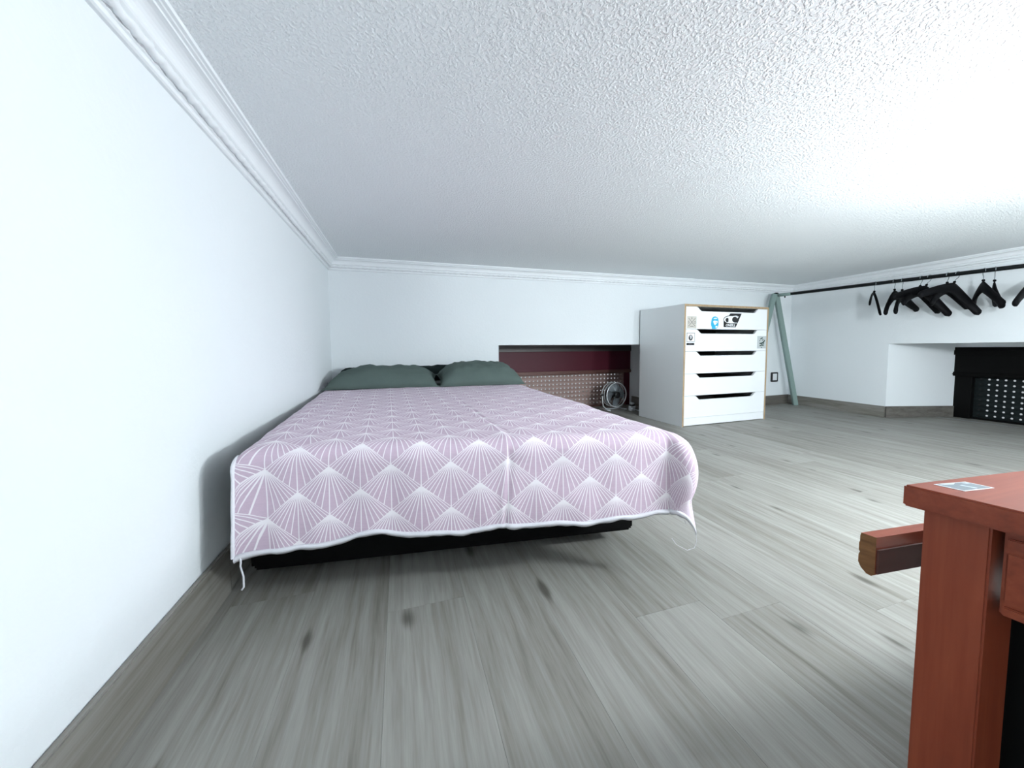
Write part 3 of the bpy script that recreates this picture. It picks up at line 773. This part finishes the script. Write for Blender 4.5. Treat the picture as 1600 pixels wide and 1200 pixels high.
for i in range(4):
    bm = BM(); a0 = PI/2*i+.3; rows = []
    for r in (.024, .05, .08, .108, .124):
        row = []
        for q in range(6):
            sp_ = .68 + .16*math.sin((r-.024)/.094*PI); f_ = q/5-.5
            a = a0 + f_*sp_*2*(.98 if r < .11 else .8)
            row.append(bm.verts.new((r*math.cos(a), -.018+f_*.045, zc+r*math.sin(a))))
        rows.append(row)
    for A_, B_ in zip(rows, rows[1:]):
        for q in range(5): bm.faces.new((A_[q], A_[q+1], B_[q+1], B_[q]))
    bmesh.ops.solidify(bm, geom=bm.faces[:], thickness=.0015)
    obj('blade', bm, M_fanblade, t, smooth=True)
bm = BM(); lathe(bm, [(.026, -.03), (.028, -.02), (.028, 0), (.045, .02), (.048, .075), (.036, .095)], 24, 'y', (0, 0, zc)); obj('motor', bm, M_plasticb, t, smooth=True)
bm = BM(); ub = [(-RC-.014, .0, zc), (-RC-.014, 0, .10), (-RC-.004, 0, .045), (-.10, 0, .016), (0, 0, .008), (.10, 0, .016), (RC+.004, 0, .045), (RC+.014, 0, .10), (RC+.014, 0, zc)]
tube(bm, ub, .006, 8); tube(bm, [(-.11, -.09, .007), (-.11, .09, .007)], .007, 8); tube(bm, [(.11, -.09, .007), (.11, .09, .007)], .007, 8)
obj('stand', bm, M_ring, t, smooth=True)
for sx_ in (-1, 1):
    bm = BM(); tube(bm, [(sx_*(RC-.002), 0, zc), (sx_*(RC+.026), 0, zc)], .009, 10); obj('pivot_knob', bm, M_plasticb, t)
t = thing('power_adapter', 'small white plug adapter on the recess floor beside the fan', 'adapter', (2.392, 3.325, 0), .1)
bm = BM(); box(bm, (-.030, -.022, 0), (.030, .022, .052), .006); obj('body', bm, M_plasticw, t)
bm = BM(); box(bm, (-.020, -.016, .066), (.022, .016, .088), .006); obj('plug_top', bm, M_plasticw, t)
bm = BM(); box(bm, (-.022, -.017, .052), (.024, .017, .066), .001); obj('dark_band', bm, M_plasticb, t)
bm = BM(); tube(bm, [(2.424, 3.325, .012), (2.44, 3.29, .006), (2.46, 3.24, .005), (2.50, 3.19, .005), (2.52, 3.24, .005), (2.56, 3.36, .006), (2.60, 3.45, .005)], .005, 8)
tag(obj('cable', bm, M_plasticw, None, smooth=True), 'thin white cable trailing over the floor behind the chest of drawers', 'cable')

# ------------------------------------------------------------------ red wooden table with pulled-out drawer
P0 = Vector((.692, .321)); ZD = .48; TT = .031
dF = Vector((math.cos(math.radians(-4.8)), math.sin(math.radians(-4.8)))); dL = Vector((math.cos(math.radians(-80.5)), math.sin(math.radians(-80.5))))
t = thing('wooden_table', 'reddish wooden table with a thick top in the right foreground', 'table', (P0.x, P0.y, 0))
LX, LY = .95, .80
def tp(a, b): return (dF*a + dL*b)
def tpr(bm, a0, a1, b0, b1, z0, z1, bev): prism(bm, [tuple(tp(a, b)) for a, b in ((a0, b0), (a0, b1), (a1, b1), (a1, b0))], z0, z1, bev)
bm = BM(); tpr(bm, 0, LX, 0, LY, ZD-TT, ZD, .0025); obj('tabletop', bm, M_cherry_x, t)
for a in (.020, LX-.075):
    for b in (.012, LY-.072):
        bm = BM(); tpr(bm, a, a+.055, b, b+.060, 0, ZD-TT-.0005, .002); obj('leg', bm, M_cherry_z, t)
for a in (.027, LX-.055):                    # moulded side panels between the legs
    bm = BM(); tpr(bm, a, a+.018, .079, LY-.074, .333, ZD-TT-.0005, .002); sp_ = obj('side_panel', bm, M_cherry_x, t)
    for z0_, z1_, pr in ((.423, .436, .005), (.352, .417, .003), (.335, .347, .006)):
        bm = BM()
        a0_ = a-pr if a < .2 else a+.018
        tpr(bm, a0_, a0_+pr, .083, LY-.078, z0_, z1_, .0015); obj('moulding', bm, M_cherry_x, sp_)
bm = BM(); tpr(bm, .110, .118, .040, LY-.04, .0, .316, .001); obj('shade_board', bm, M_undershade, t)  # added black board, stands for the shade under the table
bm = BM(); tpr(bm, .085, LX-.085, LY-.06, LY-.045, .335, ZD-TT-.0005, .001); obj('rear_apron', bm, M_cherry_x, t)
# drawer pulled out towards the bed: thick moulded front with bare end grain
dr = bpy.data.objects.new('drawer', None); C.objects.link(dr); dr.parent = t
prof = [(0, 0), (0, .061), (-.0185, .061), (-.0195, .056), (-.0195, .047), (-.0205, .044), (-.0205, .032), (-.0190, .029), (-.0205, .024), (-.0205, .012), (-.017, .004), (-.010, -.003), (-.004, -.004)]
bm = BM(); e0 = .0285; e1 = LX-.03; YB_ = -.0400; zb = .316
va = [bm.verts.new((*tp(e0, YB_+y_), zb+z_)) for y_, z_ in prof]; vb_ = [bm.verts.new((*tp(e1, YB_+y_), zb+z_)) for y_, z_ in prof]
f1 = bm.faces.new(va); f1.material_index = 1; f2 = bm.faces.new(vb_[::-1]); f2.material_index = 1
for i in range(len(prof)): bm.faces.new((va[i], vb_[i], vb_[(i+1) % len(prof)], va[(i+1) % len(prof)]))
obj('drawer_front', bm, [M_cherry_x, M_cherry_end], dr)
bm = BM(); tpr(bm, e0+.0015, LX-.04, YB_+.0003, YB_+.003, zb+.002, zb+.041, 0); obj('rear_lining', bm, M_drawer_back, dr)
bm = BM(); tpr(bm, .19, LX-.19, YB_+.003, LY-.10, .318, .324, 0); tpr(bm, .19, .202, YB_+.003, LY-.10, .324, .372, 0); tpr(bm, LX-.202, LX-.19, YB_+.003, LY-.10, .324, .372, 0)
obj('drawer_box', bm, M_drawer_back, dr)
# picture sticker on the tabletop
st = thing('photo_sticker', 'small grey photo sticker with white edge on the red tabletop', 'sticker', (P0.x, P0.y, ZD))
q4 = [Vector(v) for v in ((.730, .306), (.787, .298), (.791, .272), (.736, .278))]
ctr = sum(q4, Vector((0, 0)))/4
def flat(name, pts, z0, z1, m):
    bm = BM(); prism(bm, [(v[0]-P0.x, v[1]-P0.y) for v in pts], z0, z1); return obj(name, bm, m, st)
flat('paper', q4, .0002, .0008, M_paper)
M_photo = mat('grey_photo', (0.22, 0.26, 0.29), 0.35)
flat('print', [ctr+(v-ctr)*.88 for v in q4], .0008, .0011, M_photo)
def qp(a, b): return q4[0].lerp(q4[1], a).lerp(q4[3].lerp(q4[2], a), b)
M_lightph = mat('pale_photo', (0.60, 0.68, 0.74), 0.4)
flat('pale_patch', [qp(.45, .40), qp(.52, .38), qp(.58, .85), qp(.50, .90)], .0011, .0013, M_lightph)
flat('pale_patch', [qp(.10, .10), qp(.60, .08), qp(.40, .25), qp(.15, .22)], .0011, .0013, M_lightph)
flat('pale_patch', [qp(.75, .15), qp(.9, .12), qp(.9, .3), qp(.78, .3)], .0011, .0013, M_lightph)
